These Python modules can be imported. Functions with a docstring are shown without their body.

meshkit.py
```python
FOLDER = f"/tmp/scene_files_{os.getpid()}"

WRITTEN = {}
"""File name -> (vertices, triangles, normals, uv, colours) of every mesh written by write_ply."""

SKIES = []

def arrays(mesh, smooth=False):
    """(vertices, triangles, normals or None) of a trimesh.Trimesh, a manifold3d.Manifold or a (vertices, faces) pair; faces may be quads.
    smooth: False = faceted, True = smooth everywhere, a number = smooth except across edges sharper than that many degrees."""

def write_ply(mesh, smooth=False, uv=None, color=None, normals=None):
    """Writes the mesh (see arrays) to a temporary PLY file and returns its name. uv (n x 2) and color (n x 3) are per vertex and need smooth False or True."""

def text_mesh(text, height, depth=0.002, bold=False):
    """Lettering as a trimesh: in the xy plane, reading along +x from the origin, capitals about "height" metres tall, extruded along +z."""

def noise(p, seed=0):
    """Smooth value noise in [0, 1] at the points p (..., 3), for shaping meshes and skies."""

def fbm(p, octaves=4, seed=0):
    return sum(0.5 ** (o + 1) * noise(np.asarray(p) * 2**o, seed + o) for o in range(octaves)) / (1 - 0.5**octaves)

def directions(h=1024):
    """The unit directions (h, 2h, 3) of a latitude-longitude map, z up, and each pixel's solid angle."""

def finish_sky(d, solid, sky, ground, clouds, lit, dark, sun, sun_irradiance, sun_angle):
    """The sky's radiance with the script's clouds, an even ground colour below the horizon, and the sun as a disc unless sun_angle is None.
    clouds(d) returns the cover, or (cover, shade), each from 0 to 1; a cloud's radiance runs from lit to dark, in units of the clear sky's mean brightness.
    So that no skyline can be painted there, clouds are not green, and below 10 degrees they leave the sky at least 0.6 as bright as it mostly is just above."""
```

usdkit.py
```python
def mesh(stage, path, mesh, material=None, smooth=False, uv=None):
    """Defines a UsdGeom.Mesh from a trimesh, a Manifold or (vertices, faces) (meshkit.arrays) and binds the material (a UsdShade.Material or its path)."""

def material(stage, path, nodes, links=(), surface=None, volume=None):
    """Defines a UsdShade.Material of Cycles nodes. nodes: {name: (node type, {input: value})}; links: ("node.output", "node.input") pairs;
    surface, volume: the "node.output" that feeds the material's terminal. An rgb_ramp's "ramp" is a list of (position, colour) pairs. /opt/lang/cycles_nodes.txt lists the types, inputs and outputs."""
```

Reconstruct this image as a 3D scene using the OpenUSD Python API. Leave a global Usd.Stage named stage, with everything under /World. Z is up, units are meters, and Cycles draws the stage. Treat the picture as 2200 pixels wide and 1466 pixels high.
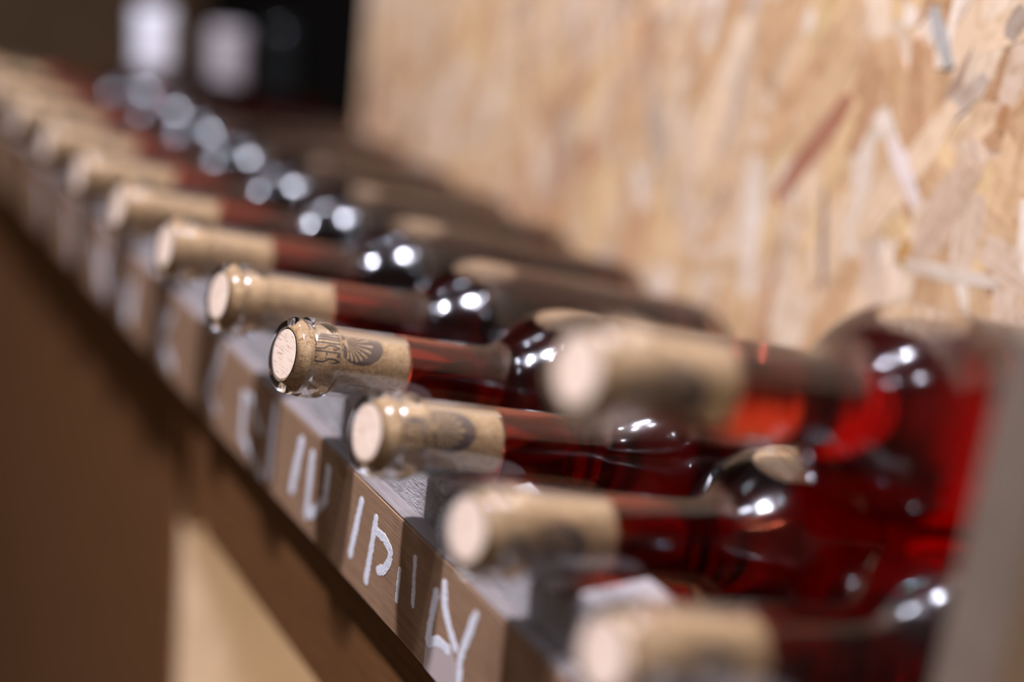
import math, random
import numpy as np
import trimesh, manifold3d, usdkit, meshkit
from manifold3d import Manifold, CrossSection
from shapely.geometry import LineString, Polygon, Point, box as sbox
from shapely import affinity
from shapely.ops import unary_union
from pxr import Usd, UsdGeom, UsdLux, Gf, Sdf, Vt

rng = np.random.default_rng(11)
stage = Usd.Stage.CreateInMemory()
UsdGeom.SetStageUpAxis(stage, 'Z')
UsdGeom.SetStageMetersPerUnit(stage, 1.0)
world = UsdGeom.Xform.Define(stage, '/World')
stage.SetDefaultPrim(world.GetPrim())
UsdGeom.Scope.Define(stage, '/World/Looks')

# ------------------------------------------------------------------ camera
# world frame: origin at the mouth of the nearest bottle, y along the row, x towards the board wall, z up
RIGHT = np.array([0.85686466, -0.50547609, 0.10137497])
DOWN = np.array([-0.08861522, -0.33812013, -0.93692162])
FWD = np.array([0.50786839, 0.79383166, -0.33451607])
EYE = np.array([-0.17946931, -0.22758674, 0.17701578])
cam = UsdGeom.Camera.Define(stage, '/World/camera')
m = Gf.Matrix4d(1.0)
for r, v in enumerate((RIGHT, -DOWN, -FWD, EYE)):
    m.SetRow3(r, Gf.Vec3d(*map(float, v)))
cam.AddTransformOp().Set(m)
cam.CreateProjectionAttr('perspective')
cam.CreateFocalLengthAttr(50.0)
cam.CreateHorizontalApertureAttr(36.0)
cam.CreateVerticalApertureAttr(36.0 * 1466 / 2200)
cam.CreateClippingRangeAttr(Gf.Vec2f(0.01, 50.0))
cam.CreateFStopAttr(1.9)
cam.CreateFocusDistanceAttr(0.482)
EXPOSURE = 6.0
cam.CreateExposureAttr(EXPOSURE)

# ------------------------------------------------------------------ light
K = 2.0 ** -EXPOSURE


def disk(name, pos, target, radius, irradiance, color):
    """A ceiling spot or added low fill: a small bright disc aimed at the rack; irradiance as seen at the target."""
    d = UsdLux.DiskLight.Define(stage, '/World/' + name)
    pos, target = np.array(pos, float), np.array(target, float)
    f = target - pos
    dist = np.linalg.norm(f)
    f /= dist
    r = np.cross(f, [0, 1, 0.01])
    r /= np.linalg.norm(r)
    u = np.cross(r, f)
    mm = Gf.Matrix4d(1.0)
    for i, v in enumerate((r, u, -f, pos)):
        mm.SetRow3(i, Gf.Vec3d(*map(float, v)))
    d.AddTransformOp().Set(mm)
    d.CreateRadiusAttr(radius)
    d.CreateIntensityAttr(K * irradiance * dist ** 2 / (math.pi * radius ** 2))
    d.CreateColorAttr(Gf.Vec3f(*color))
    return d


COOL = (0.93, 0.93, 1.10)
disk('spot_lamp', (-0.40, 0.11, 1.30), (0.05, 0.25, 0.0), 0.030, 6.2, COOL)
disk('spot_lamp_001', (-0.40, -0.07, 1.30), (0.05, 0.25, 0.0), 0.030, 1.0, COOL)
disk('spot_lamp_002', (-0.05, 0.02, 1.32), (0.05, 0.25, 0.0), 0.030, 0.9, COOL)
disk('spot_lamp_003', (-0.44, 1.15, 1.40), (0.2, 0.5, 0.0), 0.030, 0.45, COOL)
disk('spot_lamp_004', (-0.95, 0.35, 1.30), (0.1, 0.3, 0.0), 0.030, 0.20, COOL)
disk('spot_lamp_005', (-0.25, -0.62, 1.30), (0.1, 0.2, 0.0), 0.030, 0.20, COOL)
disk('spot_lamp_006', (-0.15, 0.95, 1.32), (0.1, 0.3, 0.0), 0.030, 0.20, COOL)
disk('added_low_fill', (0.18, -0.45, -0.55), (0.12, 0.43, -0.30), 0.04, 1.5, (1.0, 0.84, 0.68))  # added unseen warm fill, brightens the side panel under the shelf
dome = UsdLux.DomeLight.Define(stage, '/World/room_glow')
dome.CreateIntensityAttr(K * 0.025)
dome.CreateColorAttr(Gf.Vec3f(1.0, 0.80, 0.62))


# ------------------------------------------------------------------ helpers
used = {}


def path(name, parent=None):
    base = (str(parent.GetPath()) if parent else '/World') + '/' + name
    n = used.get(base, 0)
    used[base] = n + 1
    return base if n == 0 else f'{base}_{n:03d}'


def tag(p, label=None, category=None, group=None, kind=None):
    p = p.GetPrim() if hasattr(p, 'GetPrim') else p
    for k, v in (('label', label), ('category', category), ('group', group), ('kind', kind)):
        if v:
            p.SetCustomDataByKey(k, v)
    return p


def thing(name, mat4=None, **kw):
    x = UsdGeom.Xform.Define(stage, path(name))
    if mat4 is not None:
        x.AddTransformOp().Set(mat4)
    return tag(x, **kw)


def obj(name, mesh, mat, parent=None, smooth=30, uv=None, **kw):
    return tag(usdkit.mesh(stage, path(name, parent), mesh, mat, smooth=smooth, uv=uv), **kw)


def M(name, nodes, links, surface='p.BSDF', volume=None):
    return usdkit.material(stage, '/World/Looks/' + name, nodes, links, surface=surface, volume=volume)


def frame(xa, ya, za, o):
    g = Gf.Matrix4d(1.0)
    for i, v in enumerate((xa, ya, za, o)):
        g.SetRow3(i, Gf.Vec3d(*map(float, v)))
    return g


def bevel_box(x0, x1, y0, y1, z0, z1, b=0.0012):
    c = []
    for sx, sy, sz in ((0, b, b), (b, 0, b), (b, b, 0)):
        c.append(Manifold.cube((x1 - x0 - 2 * sx, y1 - y0 - 2 * sy, z1 - z0 - 2 * sz)).translate((x0 + sx, y0 + sy, z0 + sz)))
    return Manifold.batch_hull(c)


def prism_x(poly, x0, x1):
    """A polygon in (y, z) extruded along x."""
    t = trimesh.creation.extrude_polygon(poly, x1 - x0, engine='earcut')
    v = np.array(t.vertices)
    t.vertices = np.stack([x0 + v[:, 2], v[:, 0], v[:, 1]], 1)
    return t


def lathe(profile, n=96, closed=False):
    """Revolves (axial, radius) points about the x axis; faces look outward for a profile running to +x."""
    p = np.array(profile, float)
    a = np.arange(n) * 2 * np.pi / n
    v = np.stack([np.repeat(p[:, 0][:, None], n, 1), p[:, 1][:, None] * np.cos(a), p[:, 1][:, None] * np.sin(a)], -1).reshape(-1, 3)
    f = []
    for i in range(len(p) - 1):
        j = np.arange(n)
        k = (j + 1) % n
        f.append(np.stack([i * n + j, (i + 1) * n + j, (i + 1) * n + k, i * n + k], 1))
    f = np.vstack(f)[:, ::-1]
    tris = np.vstack([f[:, [0, 1, 2]], f[:, [0, 2, 3]]])
    return trimesh.Trimesh(v, tris, process=False)


def spline(pts, n):
    from scipy.interpolate import PchipInterpolator
    p = np.array(pts, float)
    x = np.linspace(p[0, 0], p[-1, 0], n)
    return list(zip(x, PchipInterpolator(p[:, 0], p[:, 1])(x)))


# ------------------------------------------------------------------ materials
def wood(name, c0, c1, c2, rough=0.6, along=(90, 6, 90), bump=0.15, scale=1.0, dist=0.002):
    return M(name, {
        'tc': ('texture_coordinate', {}),
        'mp': ('mapping', {'scale': along}),
        'n': ('noise_texture', {'scale': 4.0 * scale, 'detail': 6, 'roughness': 0.62, 'distortion': 0.6}),
        'm2': ('mapping', {'scale': tuple(np.array(along) * 5.0)}),
        'f': ('noise_texture', {'scale': 3.0 * scale, 'detail': 4, 'roughness': 0.7}),
        'r': ('rgb_ramp', {'ramp': [(0.25, c0), (0.5, c1), (0.78, c2)]}),
        'rf': ('rgb_ramp', {'ramp': [(0.3, (0.78, 0.78, 0.78)), (0.7, (1.12, 1.12, 1.12))]}),
        'mx': ('mix_color', {'blend_type': 'multiply', 'fac': 1.0, 'use_clamp': False}),
        'b': ('bump', {'strength': bump, 'distance': dist}),
        'p': ('principled_bsdf', {'roughness': rough, 'specular_ior_level': 0.3})},
        [('tc.object', 'mp.vector'), ('mp.vector', 'n.vector'), ('tc.object', 'm2.vector'), ('m2.vector', 'f.vector'),
         ('n.fac', 'r.fac'), ('f.fac', 'rf.fac'), ('r.color', 'mx.a'), ('rf.color', 'mx.b'), ('mx.result', 'p.base_color'),
         ('f.fac', 'b.height'), ('b.normal', 'p.normal')])


BROWN = wood('brown_board', (0.28, 0.160, 0.092), (0.33, 0.193, 0.112), (0.39, 0.235, 0.145), along=(90, 5, 90))
PALE = wood('pale_chipboard', (0.60, 0.44, 0.29), (0.72, 0.55, 0.38), (0.80, 0.64, 0.46), along=(30, 30, 10))
EDGE = wood('greyed_edge', (0.15, 0.125, 0.115), (0.19, 0.16, 0.15), (0.23, 0.195, 0.185), rough=0.7, along=(90, 5, 90))
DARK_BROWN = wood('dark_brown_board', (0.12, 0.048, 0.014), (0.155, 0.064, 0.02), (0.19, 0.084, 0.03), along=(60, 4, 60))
GREY_WOOD = wood('rough_grey_timber', (0.31, 0.285, 0.275), (0.41, 0.375, 0.365), (0.52, 0.48, 0.475), rough=0.85, along=(60, 25, 60), bump=0.9, dist=0.0015)
PANEL_WOOD = wood('pale_end_board', (0.155, 0.112, 0.078), (0.18, 0.132, 0.094), (0.21, 0.155, 0.112), rough=0.75, along=(30, 30, 5), bump=0.1)
FAR_WOOD = wood('far_dark_boards', (0.10, 0.055, 0.025), (0.13, 0.075, 0.035), (0.16, 0.09, 0.045), rough=0.8, along=(6, 6, 2))
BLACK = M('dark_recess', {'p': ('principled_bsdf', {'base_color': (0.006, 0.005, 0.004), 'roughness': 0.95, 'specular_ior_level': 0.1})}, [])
CHALK = M('white_chalk', {
    'tc': ('texture_coordinate', {}),
    'n': ('noise_texture', {'scale': 900.0, 'detail': 4, 'roughness': 0.7}),
    'r': ('rgb_ramp', {'ramp': [(0.3, (0.66, 0.65, 0.68)), (0.6, (0.86, 0.86, 0.90))]}),
    'b': ('bump', {'strength': 0.6, 'distance': 0.0004}),
    'p': ('principled_bsdf', {'roughness': 0.95, 'specular_ior_level': 0.1})},
    [('tc.object', 'n.vector'), ('n.fac', 'r.fac'), ('r.color', 'p.base_color'), ('n.fac', 'b.height'), ('b.normal', 'p.normal')])
SMUDGE = M('rubbed_chalk', {'p': ('principled_bsdf', {'base_color': (0.50, 0.40, 0.37), 'roughness': 0.95})}, [])

# OSB flakes: each flake carries its own wood tone, the grain runs along it
OSB = M('osb_flake', {
    'at': ('attribute', {'attribute': 'tone'}),
    'uv': ('texture_coordinate', {}),
    'mp': ('mapping', {'scale': (14.0, 420.0, 1.0)}),
    'n': ('noise_texture', {'scale': 1.0, 'detail': 5, 'roughness': 0.65, 'distortion': 0.4}),
    'r': ('rgb_ramp', {'ramp': [(0.28, (0.66, 0.60, 0.54)), (0.5, (1.0, 1.0, 1.0)), (0.75, (1.14, 1.14, 1.14))]}),
    'mx': ('mix_color', {'blend_type': 'multiply', 'fac': 1.0, 'use_clamp': False}),
    'g': ('geometry', {}),
    'n2': ('noise_texture', {'scale': 95.0, 'detail': 5, 'roughness': 0.68, 'distortion': 0.8}),
    'r2': ('rgb_ramp', {'ramp': [(0.30, (0.70, 0.61, 0.52)), (0.45, (0.97, 0.93, 0.88)), (0.58, (1.04, 1.04, 1.05)), (0.72, (1.10, 1.02, 0.90))]}),
    'm3': ('mix_color', {'blend_type': 'multiply', 'fac': 1.0, 'use_clamp': False}),
    'b': ('bump', {'strength': 0.3, 'distance': 0.0006}),
    'p': ('principled_bsdf', {'roughness': 0.6, 'specular_ior_level': 0.25})},
    [('g.position', 'n2.vector'), ('n2.fac', 'r2.fac'), ('mx.result', 'm3.a'), ('r2.color', 'm3.b'), ('uv.UV', 'mp.vector'), ('mp.vector', 'n.vector'), ('n.fac', 'r.fac'), ('at.color', 'mx.a'), ('r.color', 'mx.b'),
     ('m3.result', 'p.base_color'), ('n.fac', 'b.height'), ('b.normal', 'p.normal')])
OSB_BASE = M('osb_board', {
    'tc': ('texture_coordinate', {}),
    'mp': ('mapping', {'scale': (60.0, 60.0, 22.0), 'rotation': (0.3, 0, 0)}),
    'v': ('voronoi_texture', {'scale': 1.0, 'randomness': 1.0}),
    's': ('separate_color', {}),
    'r': ('rgb_ramp', {'ramp': [(0.0, (0.40, 0.23, 0.11)), (0.3, (0.62, 0.42, 0.25)), (0.7, (0.72, 0.53, 0.36)), (1.0, (0.80, 0.64, 0.48))]}),
    'p': ('principled_bsdf', {'roughness': 0.65, 'specular_ior_level': 0.25})},
    [('tc.object', 'mp.vector'), ('mp.vector', 'v.vector'), ('v.color', 's.color'), ('s.r', 'r.fac'), ('r.color', 'p.base_color')])

# bottle glass: clean refraction with a sharp reflection on top
GLASS = M('clear_glass', {
    'fr': ('fresnel', {'IOR': 1.5}),
    'rf': ('refraction_bsdf', {'color': (0.985, 0.99, 0.98), 'roughness': 0.0, 'IOR': 1.5}),
    'gl': ('glossy_bsdf', {'color': (1, 1, 1), 'roughness': 0.12}),
    'mx': ('mix_closure', {})},
    [('fr.fac', 'mx.fac'), ('rf.BSDF', 'mx.closure1'), ('gl.BSDF', 'mx.closure2')], surface='mx.closure')
# wine inside the glass: the index of refraction is the step from glass to wine (or from air, at the free surface)
WINE = M('red_wine', {
    'at': ('attribute', {'attribute': 'index_step'}),
    'fr': ('fresnel', {}),
    'rf': ('refraction_bsdf', {'color': (1, 1, 1), 'roughness': 0.0}),
    'gl': ('glossy_bsdf', {'color': (1, 1, 1), 'roughness': 0.04}),
    'mx': ('mix_closure', {}),
    'ab': ('absorption_volume', {'color': (0.92, 0.28, 0.02), 'density': 183.0})},
    [('at.fac', 'fr.IOR'), ('at.fac', 'rf.IOR'), ('fr.fac', 'mx.fac'), ('rf.BSDF', 'mx.closure1'), ('gl.BSDF', 'mx.closure2')],
    surface='mx.closure', volume='ab.volume')
CORK = M('cork', {
    'tc': ('texture_coordinate', {}),
    'n': ('noise_texture', {'scale': 950.0, 'detail': 5, 'roughness': 0.7}),
    'n2': ('noise_texture', {'scale': 160.0, 'detail': 3, 'roughness': 0.6}),
    'mp': ('mapping', {'rotation': (0.75, 0, 0), 'scale': (250, 260, 1400)}),
    'st': ('noise_texture', {'scale': 1.0, 'detail': 3, 'roughness': 0.6}),
    'r': ('rgb_ramp', {'ramp': [(0.32, (0.14, 0.065, 0.025)), (0.42, (0.40, 0.26, 0.135)), (0.58, (0.52, 0.365, 0.215)), (0.8, (0.60, 0.44, 0.28))]}),
    'r2': ('rgb_ramp', {'ramp': [(0.3, (0.82, 0.78, 0.72)), (0.7, (1.08, 1.06, 1.04))]}),
    'r3': ('rgb_ramp', {'ramp': [(0.33, (0.62, 0.42, 0.36)), (0.42, (1, 1, 1))]}),
    'mx': ('mix_color', {'blend_type': 'multiply', 'fac': 1.0, 'use_clamp': False}),
    'mx2': ('mix_color', {'blend_type': 'multiply', 'fac': 0.8, 'use_clamp': False}),
    'p': ('principled_bsdf', {'roughness': 0.8, 'specular_ior_level': 0.2})},
    [('tc.object', 'n.vector'), ('tc.object', 'n2.vector'), ('tc.object', 'mp.vector'), ('mp.vector', 'st.vector'),
     ('n.fac', 'r.fac'), ('n2.fac', 'r2.fac'), ('st.fac', 'r3.fac'), ('r.color', 'mx.a'), ('r2.color', 'mx.b'),
     ('mx.result', 'mx2.a'), ('r3.color', 'mx2.b'), ('mx2.result', 'p.base_color')])
CORK_FACE = M('cork_end_grain', {
    'tc': ('texture_coordinate', {}),
    'mp': ('mapping', {'rotation': (0.65, 0, 0), 'scale': (200, 170, 1700)}),
    'st': ('noise_texture', {'scale': 1.0, 'detail': 3, 'roughness': 0.6}),
    'r': ('rgb_ramp', {'ramp': [(0.34, (0.42, 0.24, 0.18)), (0.43, (0.66, 0.50, 0.375)), (0.7, (0.73, 0.57, 0.43))]}),
    'p': ('principled_bsdf', {'roughness': 0.85, 'specular_ior_level': 0.15})},
    [('tc.object', 'mp.vector'), ('mp.vector', 'st.vector'), ('st.fac', 'r.fac'), ('r.color', 'p.base_color')])
INK = M('cork_ink', {'p': ('principled_bsdf', {'base_color': (0.085, 0.06, 0.055), 'roughness': 0.8})}, [])
CAPSULE = M('white_capsule', {'p': ('principled_bsdf', {'base_color': (0.80, 0.80, 0.84), 'roughness': 0.35})}, [])
GREY_CAPSULE = M('grey_capsule', {'p': ('principled_bsdf', {'base_color': (0.42, 0.38, 0.38), 'roughness': 0.45})}, [])
DARK_GLASS = M('dark_bottle_glass', {'p': ('principled_bsdf', {'base_color': (0.01, 0.012, 0.012), 'roughness': 0.08})}, [])

# ------------------------------------------------------------------ the setting
WALL_X = 0.262
WALL_END = 0.698


def setting(name, mesh, mat):
    return obj(name, mesh, mat, smooth=False, kind='structure')


setting('floor', bevel_box(-2.6, 1.2, -1.6, 2.6, -0.90, -0.86), FAR_WOOD)
setting('wall_back', bevel_box(-2.6, 1.2, 2.55, 2.6, -0.86, 1.9), FAR_WOOD)
wall = thing('wall_right', kind='structure')
obj('board', bevel_box(WALL_X, WALL_X + 0.018, -1.6, WALL_END, -0.86, 1.35), OSB_BASE, wall, smooth=False)
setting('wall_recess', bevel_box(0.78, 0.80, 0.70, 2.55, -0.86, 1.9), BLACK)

# flakes pressed into the board: thin slivers of differing tone
TONES = [(0.74, 0.55, 0.37), (0.78, 0.60, 0.42), (0.70, 0.50, 0.31), (0.80, 0.65, 0.49), (0.66, 0.45, 0.27), (0.76, 0.56, 0.33),
         (0.72, 0.56, 0.42), (0.60, 0.49, 0.39), (0.58, 0.37, 0.22), (0.82, 0.70, 0.57)]


def flake(cy, cz, L, w, ang, lift):
    """One sliver: a ragged ended strip in the wall's plane, lift metres proud of the board."""
    n = 4
    e = rng.uniform(-0.16, 0.16, 4)
    pts = []
    for t in np.linspace(-0.5, 0.5, n):
        pts.append((t * L, w / 2 * (1 + rng.uniform(-0.18, 0.12)) * (1 - 0.35 * (abs(t) > 0.45))))
    for t in np.linspace(0.5, -0.5, n):
        pts.append((t * L * (1 + e[0] * 0.5), -w / 2 * (1 + rng.uniform(-0.18, 0.12)) * (1 - 0.35 * (abs(t) > 0.45))))
    p = np.array(pts)
    c, s = math.cos(ang), math.sin(ang)
    q = np.stack([cy + p[:, 0] * c - p[:, 1] * s, cz + p[:, 0] * s + p[:, 1] * c], 1)
    q[:, 0] = np.minimum(q[:, 0], WALL_END - 0.0005)
    k = len(q)
    front = np.column_stack([np.full(k, WALL_X - lift), q])
    back = np.column_stack([np.full(k, WALL_X + 0.0004), q])
    tri = [(0, i + 1, i) for i in range(1, k - 1)]
    side = []
    for i in range(k):
        j = (i + 1) % k
        side += [(i, j, k + j), (i, k + j, k + i)]
    v = np.vstack([front, back])
    f = np.array(tri + side)
    uv = np.vstack([p + [cy * 3.1, cz * 5.7]] * 2)
    return v, f, uv


def flake_prim(name, parts, parent, **kw):
    v, f, uv, tone, n = [], [], [], [], 0
    for (a, b, c), t in parts:
        v.append(a); f.append(b + n); uv.append(c); tone.append(np.repeat([t], len(a), 0)); n += len(a)
    p = usdkit.mesh(stage, path(name, parent), (np.vstack(v), np.vstack(f)), OSB, smooth=False, uv=np.vstack(uv))
    UsdGeom.PrimvarsAPI(p).CreatePrimvar('tone', Sdf.ValueTypeNames.Color3fArray, 'vertex').Set(Vt.Vec3fArray.FromNumpy(np.vstack(tone).astype(np.float32)))
    return tag(p, **kw)


flakes = []
for i in range(2100):
    y, z = rng.uniform(-0.12, 0.68), rng.uniform(-0.13, 0.30)
    L = rng.uniform(0.025, 0.085)
    w = min(L * 0.4, rng.uniform(0.006, 0.020))
    ang = math.pi / 2 + rng.normal(0.12, 0.45)
    t = np.array(TONES[rng.integers(len(TONES))]) ** 1.27 * rng.uniform(0.83, 0.95)
    if rng.random() < 0.06:
        t = np.array([(0.40, 0.19, 0.10), (0.42, 0.24, 0.11), (0.33, 0.22, 0.15)][rng.integers(3)])
        w *= 0.6
    flakes.append((y, z, L, w, ang, t))
# the flakes that stand out in the photograph
for y, z, L, w, ang, t in ((0.2335, 0.0588, 0.0672, 0.0105, 2.14, (0.34, 0.15, 0.085)),
                           (0.2170, 0.0237, 0.0452, 0.0042, 1.36, (0.26, 0.17, 0.13)),
                           (0.4355, -0.0029, 0.0460, 0.008, 1.86, (0.44, 0.23, 0.12)),
                           (0.3248, 0.0944, 0.0367, 0.007, 1.85, (0.44, 0.24, 0.12)),
                           (0.3668, 0.0750, 0.0660, 0.006, 2.12, (0.42, 0.27, 0.18)),
                           (0.1729, 0.1189, 0.0260, 0.0065, 0.95, (0.40, 0.37, 0.33)),
                           (0.2406, 0.1134, 0.0227, 0.006, 1.93, (0.50, 0.34, 0.16)),
                           (0.2889, 0.0215, 0.0153, 0.007, 1.81, (0.36, 0.23, 0.15)),
                           (0.1546, 0.0521, 0.0501, 0.019, 1.98, (0.53, 0.37, 0.25)),
                           (0.1784, 0.0631, 0.0300, 0.009, 0.85, (0.70, 0.58, 0.50)),
                           (0.1349, 0.0945, 0.0110, 0.006, 1.55, (0.42, 0.22, 0.10)),
                           (0.1381, 0.1298, 0.0130, 0.009, 1.89, (0.36, 0.27, 0.20)),
                           (0.1700, 0.0310, 0.0120, 0.008, 1.6, (0.46, 0.25, 0.08)),
                           (0.1439, 0.0300, 0.0500, 0.007, -0.15, (0.62, 0.50, 0.38))):
    flakes.append((y, z, L, w, ang, np.array(t)))
N_TOP = len(flakes)
built = []
for i, (y, z, L, w, ang, t) in enumerate(flakes):
    lift = 0.0003 + 0.0005 * i / N_TOP
    built.append((flake(y, z, L, w, ang, lift), t))
seen = [i for i in range(N_TOP) if 0.09 < flakes[i][0] < 0.70 and -0.01 < flakes[i][1] < 0.15 - 0.05 * flakes[i][0]]
seen = sorted(seen, key=lambda i: -(i >= N_TOP - 14) * 10 - flakes[i][2] * flakes[i][3] * (0.3 + i / N_TOP) / (0.5 + flakes[i][0]) ** 2)[:298]
for i in seen:
    flake_prim('flake', [built[i]], wall)
keep = set(seen)
flake_prim('flake_layer', [b for i, b in enumerate(built) if i not in keep], wall, kind='stuff')

# ------------------------------------------------------------------ the rack
TILT = math.asin(0.22350208)
AX = np.array([math.cos(TILT), 0, -math.sin(TILT)])      # bottle axis, mouth to base
UP = np.array([math.sin(TILT), 0, math.cos(TILT)])
SP = 0.066
Y0, Y1 = -0.075, 0.775
Y2 = 1.05
rack = thing('wine_rack', label='timber bottle rack with chalk letters on its brown front rail and notched grey neck rail', category='wine rack')
fb = obj('front_rail', bevel_box(0.025, 0.0313, Y0, Y2, -0.0850, -0.0411, 0.0006), BROWN, rack, smooth=False, label='smooth brown front rail with white chalk letters')
obj('rail_edge', bevel_box(0.0251, 0.0313, Y0, Y2, -0.0411, -0.0403, 0.0003), EDGE, rack, smooth=False, label='greyed top edge of the front rail')
# neck rail with a shallow round notch for every neck
notch = [Point(SP * n, -0.0118).buffer(0.0148, 32) for n in range(-1, 12)]
rail = sbox(Y0, -0.0870, 0.80, -0.0190).difference(unary_union(notch))
obj('neck_rail', prism_x(rail, 0.0317, 0.0550), GREY_WOOD, rack, smooth=False, label='rough grey sawn neck rail with round notches')
obj('shelf_board', bevel_box(0.0317, WALL_X - 0.002, Y0, Y1, -0.1060, -0.0880), DARK_BROWN, rack, smooth=False)
obj('lower_rail', bevel_box(0.0325, 0.0490, Y0, 0.357, -0.1530, -0.1064), DARK_BROWN, rack, smooth=False)
obj('end_panel', bevel_box(0.0725, WALL_X - 0.002, -0.0525, -0.0345, -0.0875, 0.0885), PANEL_WOOD, rack, smooth=False, label='pale brown upright end panel')
obj('front_panel', bevel_box(0.0500, 0.0530, 0.4520, 1.45, -0.855, -0.1064), DARK_BROWN, rack, smooth=False)
obj('side_shade_board', bevel_box(0.0535, WALL_X - 0.004, 0.4394, 0.4526, -0.1960, -0.1064), DARK_BROWN, rack, smooth=False)  # added dark board standing in for the shelf's shade on the side panel
obj('side_panel', bevel_box(0.0535, WALL_X - 0.004, 0.4530, 0.4666, -0.855, -0.1064), PALE, rack, smooth=False, label='light chipboard side panel under the shelf')
STROKES = [
    [(178.5, -49.0), (184.5, -73.7)], [(166.4, -50.2), (170.6, -76.6)],
    [(166.3, -54.6), (159.1, -54.2), (154.3, -56.2), (153.7, -60.0), (157.3, -65.4), (162.1, -68.3)],
    [(146.4, -59.8), (146.8, -72.2)], [(136.6, -50.3), (135.3, -67.5)],
    [(120.5, -54.1), (122.8, -68.4), (123.5, -74.1)], [(116.1, -48.6), (114.7, -56.3), (111.1, -61.4), (105.3, -66.9)],
    [(122.9, -74.3), (116.5, -70.0), (109.6, -69.5)],
    [(95.6, -48.7), (99.2, -58.8), (102.1, -67.6), (101.5, -74.4), (102.1, -82.5)],
    [(323.1, -45.1), (326.6, -53.2), (337.4, -68.7), (328.0, -75.8)],
    [(293.8, -54.6), (295.0, -74.6), (272.5, -81.9)], [(260.5, -45.4), (263.7, -79.0)], [(287.7, -53.4), (274.5, -62.8)],
    [(232.8, -49.6), (240.2, -74.0)], [(222.3, -50.1), (224.8, -77.7)], [(207.2, -49.9), (208.4, -59.1)], [(207.9, -62.2), (221.3, -75.4)],
    [(406.2, -52.9), (400.8, -79.6)], [(392.2, -52.9), (403.8, -68.6), (389.0, -79.0)], [(466.6, -52.6), (462.1, -79.3)], [(452.0, -56.6), (458.0, -78.0)],
    [(518.2, -53.2), (509.7, -78.2)], [(500.2, -53.2), (509.7, -66.2), (497.0, -79.0)], [(575.0, -50.0), (570.0, -79.0)], [(640.0, -50.0), (636.0, -79.0)]]
LETTERS = [[0], [1, 2], [3], [4], [5, 6, 7], [8], [9], [10, 11, 12], [13, 14, 15, 16], [17, 18], [19, 20], [21, 22], [23], [24]]


def chalk(idx):
    shapes = []
    for i in idx:
        pts = np.array(STROKES[i]) / 1000
        line = LineString(pts)
        blobs = []
        wdt = 0.0012 if i in (3, 4) else 0.0017 if i < 9 else 0.0022
        for d in np.arange(0, line.length, 0.0007):
            p = line.interpolate(d)
            blobs.append(Point(p.x + rng.normal(0, 0.00012), p.y + rng.normal(0, 0.00012)).buffer(wdt * rng.uniform(0.8, 1.12), 6))
        shapes.append(unary_union(blobs))
    s = unary_union(shapes).simplify(0.00008).intersection(sbox(Y0, -0.0845, Y1, -0.041))
    return trimesh.util.concatenate([prism_x(g, 0.02488, 0.0251) for g in getattr(s, 'geoms', [s])])


for idx in LETTERS:
    obj('chalk_letter', chalk(idx), CHALK, fb, smooth=False)
sm = Polygon([(0.1235, -0.074), (0.1165, -0.0695), (0.1085, -0.0695), (0.1035, -0.0735), (0.1055, -0.0845), (0.1235, -0.0845)]).buffer(0.001)
obj('chalk_smudge', prism_x(sm.intersection(sbox(Y0, -0.0846, Y1, -0.041)), 0.02492, 0.0251), SMUDGE, fb, smooth=False)

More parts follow.
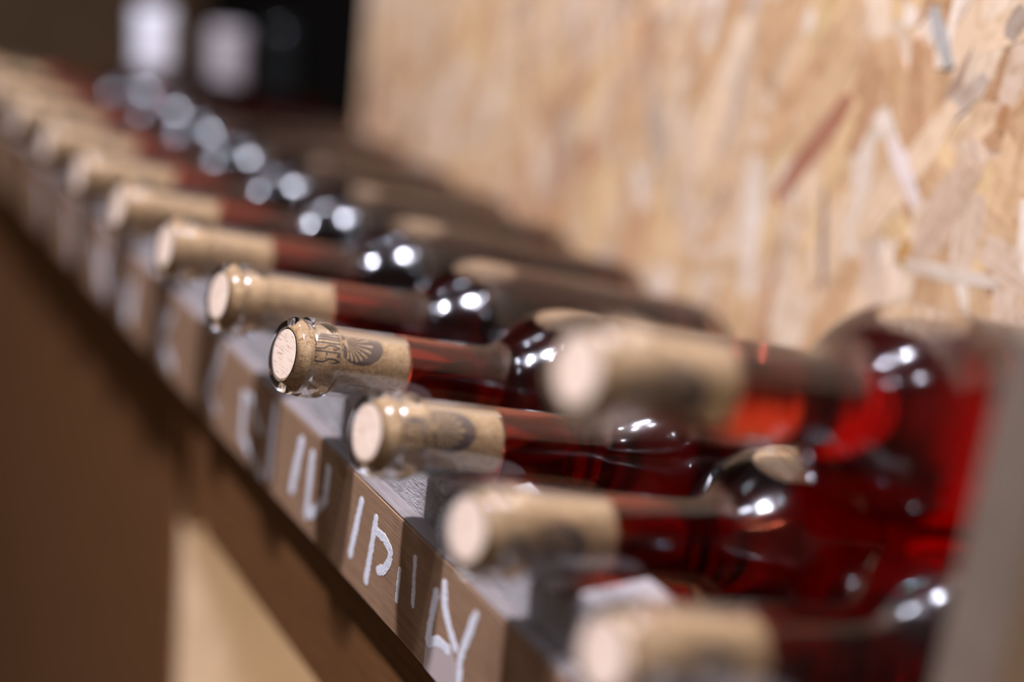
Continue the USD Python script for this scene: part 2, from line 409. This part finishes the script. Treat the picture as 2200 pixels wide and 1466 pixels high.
# ------------------------------------------------------------------ bottles
R = 0.0322
LEN = 0.245
outer = [(0.0, 0.0096), (0.0, 0.0104), (0.0003, 0.0117), (0.0010, 0.0127), (0.0021, 0.0133), (0.0034, 0.0135), (0.0047, 0.0133), (0.0054, 0.0131), (0.0058, 0.0131),
         (0.0062, 0.0135), (0.0067, 0.0138), (0.0080, 0.0140), (0.0110, 0.0140), (0.0135, 0.0139), (0.0145, 0.0136), (0.0152, 0.0131), (0.0157, 0.0127), (0.0163, 0.0125)]
outer += spline([(0.0180, 0.01245), (0.045, 0.0126), (0.070, 0.0129), (0.080, 0.0133)], 14)
outer += spline([(0.0815, 0.01345), (0.087, 0.0152), (0.092, 0.0185), (0.098, 0.0240), (0.104, 0.0285), (0.110, 0.0311), (0.116, 0.0321), (0.120, R)], 26)[1:]
outer += [(0.150, R), (0.190, R), (0.225, R), (0.236, R * 0.998), (0.2395, 0.0315), (0.2425, 0.0302), (0.2443, 0.0284), (LEN, 0.0262), (0.2445, 0.0240), (0.2405, 0.0190), (0.2375, 0.0120), (0.2362, 0.0060), (0.2358, 0.0001)]
C0 = 0.0456                                                        # inner end of the cork
bore = [(C0 - 0.0001, 0.0094), (0.0300, 0.0094), (0.0020, 0.0094), (0.0003, 0.0095), (0.0, 0.0096)]


def rev(profile, n=96):
    p = [(r, a) for a, r in profile]
    mm = CrossSection([p]).revolve(n) if CrossSection([p]).area() > 0 else CrossSection([p[::-1]]).revolve(n)
    return mm.rotate((0, 90, 0))                                   # axis z -> x


def wine_outer(d=0.0):
    b = [(C0 + d * 1.5, 0.0), (C0 + d * 1.5, 0.0094 - d)]
    b += [(a, r - d) for a, r in spline([(0.048, 0.0094), (0.070, 0.0097), (0.080, 0.0101)], 8)]
    b += [(a, r - d) for a, r in spline([(0.0815, 0.0102), (0.088, 0.0122), (0.094, 0.0165), (0.100, 0.0222), (0.106, 0.0263), (0.112, 0.0286), (0.118, 0.0295), (0.122, 0.0296)], 20)[1:]]
    b += [(0.150, 0.0296 - d), (0.190, 0.0296 - d), (0.225, 0.0296 - d), (0.2335, 0.0286 - d), (0.2360, 0.0268 - d), (0.2365, 0.0240), (0.2335, 0.0190), (0.2310, 0.0120), (0.2300, 0.0)]
    return b


def level_cut(upv, c):
    """The air above the wine: inner volume (slightly shrunk) above the plane upv . p = c."""
    inner = rev(wine_outer(0.00012))
    return inner.trim_by_plane(tuple(map(float, upv)), float(c))


def wine_mesh(upv, c):
    w = rev(wine_outer())
    air = level_cut(upv, c)
    w = w - air
    mm = w.to_mesh()
    v, f = np.array(mm.vert_properties[:, :3], float), np.array(mm.tri_verts)
    # index step: 1.33 against air, 1.33 / 1.5 against glass
    ro = np.array(wine_outer())
    rad = np.hypot(v[:, 1], v[:, 2])
    order = np.argsort(ro[1:34, 0])
    lim = np.interp(v[:, 0], ro[1:34, 0][order], ro[1:34, 1][order])
    free = (rad < lim - 0.00006) & (v[:, 0] < 0.21) & (v[:, 0] > C0 + 0.00006)
    t = trimesh.Trimesh(v, f, process=False)
    t = trimesh.graph.smooth_shade(t, angle=np.radians(35), facet_minarea=None)
    v2 = np.array(t.vertices)
    rad2 = np.hypot(v2[:, 1], v2[:, 2])
    lim2 = np.interp(v2[:, 0], ro[1:34, 0][order], ro[1:34, 1][order])
    free2 = (rad2 < lim2 - 0.00006) & (v2[:, 0] < 0.21) & (v2[:, 0] > C0 + 0.00006)
    return t, np.where(free2, 1.333, 1.333 / 1.5).astype(np.float32)


UP_LOCAL = np.array([-math.sin(TILT), 0, math.cos(TILT)])          # gravity in the frame of a lying bottle
WINE_LYING = wine_mesh(UP_LOCAL, -math.sin(TILT) * 0.079 + math.cos(TILT) * 0.0100 + 0.0082)
WINE_STANDING = wine_mesh(np.array([-1.0, 0, 0]), -0.062)
GLASS_MESH = lathe(bore + outer[1:], 96)
CORK_MESH = lathe([(0.0006, 0.0), (0.0006, 0.00890), (0.0009, 0.0093), (0.0013, 0.0096), (0.0046, 0.0096), (0.0056, 0.00925), (0.0440, 0.00925), (0.0450, 0.0090), (0.0453, 0.0086), (0.0453, 0.0)], 72)
FACE_MESH = lathe([(0.00045, 0.0), (0.00045, 0.0085), (0.00065, 0.0088)], 72)


def on_cork(poly, z_in=0.00929):
    """Wraps a flat print (u along the axis, v around the cork, metres) onto the cork's side."""
    out = []
    for g in getattr(poly, 'geoms', [poly]):
        g = g.segmentize(0.0006)
        t = trimesh.creation.extrude_polygon(g, 0.00003, engine='earcut')
        t = trimesh.Trimesh(*trimesh.remesh.subdivide_to_size(t.vertices, t.faces, 0.0007, max_iter=12), process=False)
        v = np.array(t.vertices)
        a = v[:, 1] / 0.0093
        r = z_in + v[:, 2]
        t.vertices = np.stack([v[:, 0], r * np.cos(a), r * np.sin(a)], 1)
        out.append(t)
    return trimesh.util.concatenate(out)


def emblem():
    """A dark oval with a light fan of curling ribs in it."""
    oval = affinity.scale(Point(0, 0).buffer(1, 48), 0.0094, 0.0068)
    cut = []
    for k in range(13):
        th = math.radians(-78 + 156 * k / 12)
        L = 0.0112 - 0.0050 * abs(th) / 1.36
        pts = [(-0.0062 + t * L * math.cos(th * (0.72 + 0.28 * t)), t * L * 0.80 * math.sin(th * (0.72 + 0.45 * t))) for t in np.linspace(0.12, 1, 14)]
        q = LineString(pts)
        ribs = [q.interpolate(s, True).buffer(0.00012 + 0.00034 * s ** 1.5, 6) for s in np.linspace(0, 1, 26)]
        cut.append(unary_union(ribs))
    ring = Point(-0.0062, 0).buffer(0.0011, 12)
    body = oval.difference(unary_union(cut)).difference(ring)
    scroll = LineString([(-0.0070, 0.0028), (-0.0078, 0.0014), (-0.0066, 0.0004)]).buffer(0.0002)
    s = unary_union([body.intersection(sbox(-0.0068, -1, 1, 1)), scroll])
    s = s.buffer(-0.00004).buffer(0.00004)
    return affinity.translate(s, 0.0245, 0.0)


def lettering(text):
    """Tall narrow capitals that read around the cork, tops towards the body."""
    shapes, x = [], 0.0
    B = {'M': [[(0, 0), (0, 1), (.5, .35), (1, 1), (1, 0)]], 'U': [[(0, 1), (0, .25), (.2, .03), (.5, 0), (.8, .03), (1, .25), (1, 1)]],
         'S': [[(1, .82), (.85, .96), (.5, 1), (.15, .95), (0, .78), (.1, .6), (.5, .5), (.9, .4), (1, .22), (.85, .05), (.5, 0), (.15, .04), (0, .18)]],
         'E': [[(1, 0), (0, 0), (0, 1), (1, 1)], [(0, .52), (.8, .52)]]}
    for ch in text:
        for st in B[ch]:
            q = [(0.0068 + p[1] * 0.0082, x + p[0] * 0.00125) for p in st]
            shapes.append(LineString(q).buffer(0.00026, 6))
        x += 0.00205
    return affinity.translate(unary_union(shapes), 0, -x / 2)


def rot_x(t, a):
    t = t.copy()
    t.apply_transform(trimesh.transformations.rotation_matrix(a, [1, 0, 0]))
    return t


EMB, LET = on_cork(emblem()), on_cork(lettering('MUSES'))
BOXP = on_cork(affinity.translate(sbox(-0.0045, -0.0016, 0.0045, 0.0016).exterior.buffer(0.00018), 0.027, 0.0))


def set_index(prim, step):
    UsdGeom.PrimvarsAPI(prim).CreatePrimvar('index_step', Sdf.ValueTypeNames.FloatArray, 'vertex').Set(Vt.FloatArray.FromNumpy(step))


def wine_prim(root, w):
    t, step = w
    v, f, n = meshkit.arrays(t, True)
    p = usdkit.mesh(stage, path('wine', root), t, WINE, smooth=True)
    set_index(p, step)
    return p


def build_bottle(mat4, phi, label, group):
    """A lying bottle; phi turns the printed cork about the axis (degrees from the row's far side)."""
    root = thing('wine_bottle', mat4, label=label, category='wine bottle', group=group)
    obj('glass', GLASS_MESH, GLASS, root, smooth=50)
    wine_prim(root, WINE_LYING)
    a = math.radians(phi)
    ck = obj('cork', rot_x(CORK_MESH, a), CORK, root, smooth=40)
    obj('end_grain', rot_x(FACE_MESH, a), CORK_FACE, ck, smooth=30)
    obj('printed_emblem', rot_x(EMB, a), INK, ck, smooth=False)
    obj('printed_lettering', rot_x(LET, a + math.radians(18)), INK, ck, smooth=False)
    obj('printed_mark', rot_x(BOXP, a + math.radians(95)), INK, ck, smooth=False)
    return root


def copy_bottle(src, mat4, label, group):
    x = UsdGeom.Xform.Define(stage, path('wine_bottle'))
    x.GetPrim().GetReferences().AddInternalReference(src.GetPath())
    x.GetPrim().SetInstanceable(True)
    x.GetOrderedXformOps()[0].Set(mat4) if x.GetOrderedXformOps() else x.AddTransformOp().Set(mat4)
    return tag(x, label=label, category='wine bottle', group=group)


def lying(y, dx=0.0, dz=0.0, dtilt=0.0, o=None):
    t = TILT + math.radians(dtilt)
    ax, up = np.array([math.cos(t), 0, -math.sin(t)]), np.array([math.sin(t), 0, math.cos(t)])
    o = np.array([dx, y, dz]) if o is None else np.array(o)
    return frame(ax, (0, 1, 0), up, o)


GROUP = 'red wine bottles lying side by side on the rack'
ROW = [  # n, dx, dz, dtilt, cork angle, label
    (3, 0.0006, 0.0016, 0.37, 123, 'lying red wine bottle in sharpest focus, crisp lettering and fan emblem on its cork'),
    (2, 0.0011, 0.0003, 0.0, 140, 'lying red wine bottle just in front of the sharpest one, blurred fan on cork'),
    (1, 0, 0, 0, 178, 'lying red wine bottle whose neck is over the chalk letters A and V'),
    (0, 0, 0, 0, 178, 'nearest lying bottle, its blurred cork cut off by the bottom edge'),
    (4, 0.0007, 0.0010, 0.22, 60, 'lying red wine bottle directly behind the sharpest one, plain tan cork'),
    (5, 0.0009, 0.0012, 0.28, 60, 'lying red wine bottle second behind the sharpest one'),
    (6, 0, 0.0005, 0.1, 20, 'lying red wine bottle third behind the sharpest one'),
    (7, 0, 0, 0, 60, 'lying red wine bottle fourth behind the sharpest one'),
    (8, 0, 0, 0, 20, 'lying red wine bottle fifth behind the sharpest one'),
    (9, 0, 0, 0, 178, 'lying red wine bottle sixth behind the sharpest one, mouth near the left edge'),
    (10, 0, 0, 0, 60, 'second last bottle at the far end of the row, mouth beyond the left edge'),
    (11, 0, 0, 0, 20, 'last lying bottle at the far end, only reddish neck and body in view')]
proto = {}
for n, dx, dz, dt, phi, label in ROW:
    mt = lying(SP * n, dx, dz, dt)
    if phi not in proto:
        proto[phi] = build_bottle(mt, phi, label, GROUP)
    else:
        copy_bottle(proto[phi], mt, label, GROUP)
copy_bottle(proto[178], lying(0, o=(0.0060, 0.033, 0.0584)), 'big blurred red wine bottle lying on top of the row, above the others', None)


# bottles standing beyond the end of the row
def standing(name, x, y, ztop, label, glass, wine, capsule, h=0.0):
    root = thing(name, frame((0, 0, -1), (0, 1, 0), (1, 0, 0), (x, y, ztop)), label=label, category='wine bottle', group=None)
    if wine:
        obj('glass', GLASS_MESH, glass, root, smooth=50)
        wine_prim(root, WINE_STANDING)
        obj('cork', CORK_MESH, CORK, root, smooth=40)
    else:
        obj('glass', lathe([(0.0, 0.0001)] + outer[1:], 72), glass, root, smooth=50)
    if capsule:
        cap = [(-0.0006, 0.0), (-0.0006, 0.0132), (0.0004, 0.0144), (0.0160, 0.0146), (0.0180, 0.0138), (0.0550, 0.0141), (0.0552, 0.0136), (0.0190, 0.0133)]
        obj('capsule', lathe(cap, 72), capsule, root, smooth=40, label='white capsule over the mouth and neck')
    return root


standing('standing_bottle', 0.147, 0.815, 0.029, 'upright wine bottle with bright white capsule beyond the row', GLASS, True, CAPSULE)
standing('standing_bottle', 0.210, 0.832, 0.013, 'upright wine bottle with dimmer greyish white capsule, right of the brightest capsule', GLASS, True, GREY_CAPSULE)
standing('dark_bottle', 0.274, 0.880, 0.012, 'dark upright bottle with two faint blue glints beside the board wall', DARK_GLASS, False, None)
stand = obj('low_shelf', bevel_box(0.066, 0.34, 0.785, 1.10, -0.245, -0.2255), DARK_BROWN, smooth=False, label='dark board low behind the rack that carries the upright bottles', category='shelf')
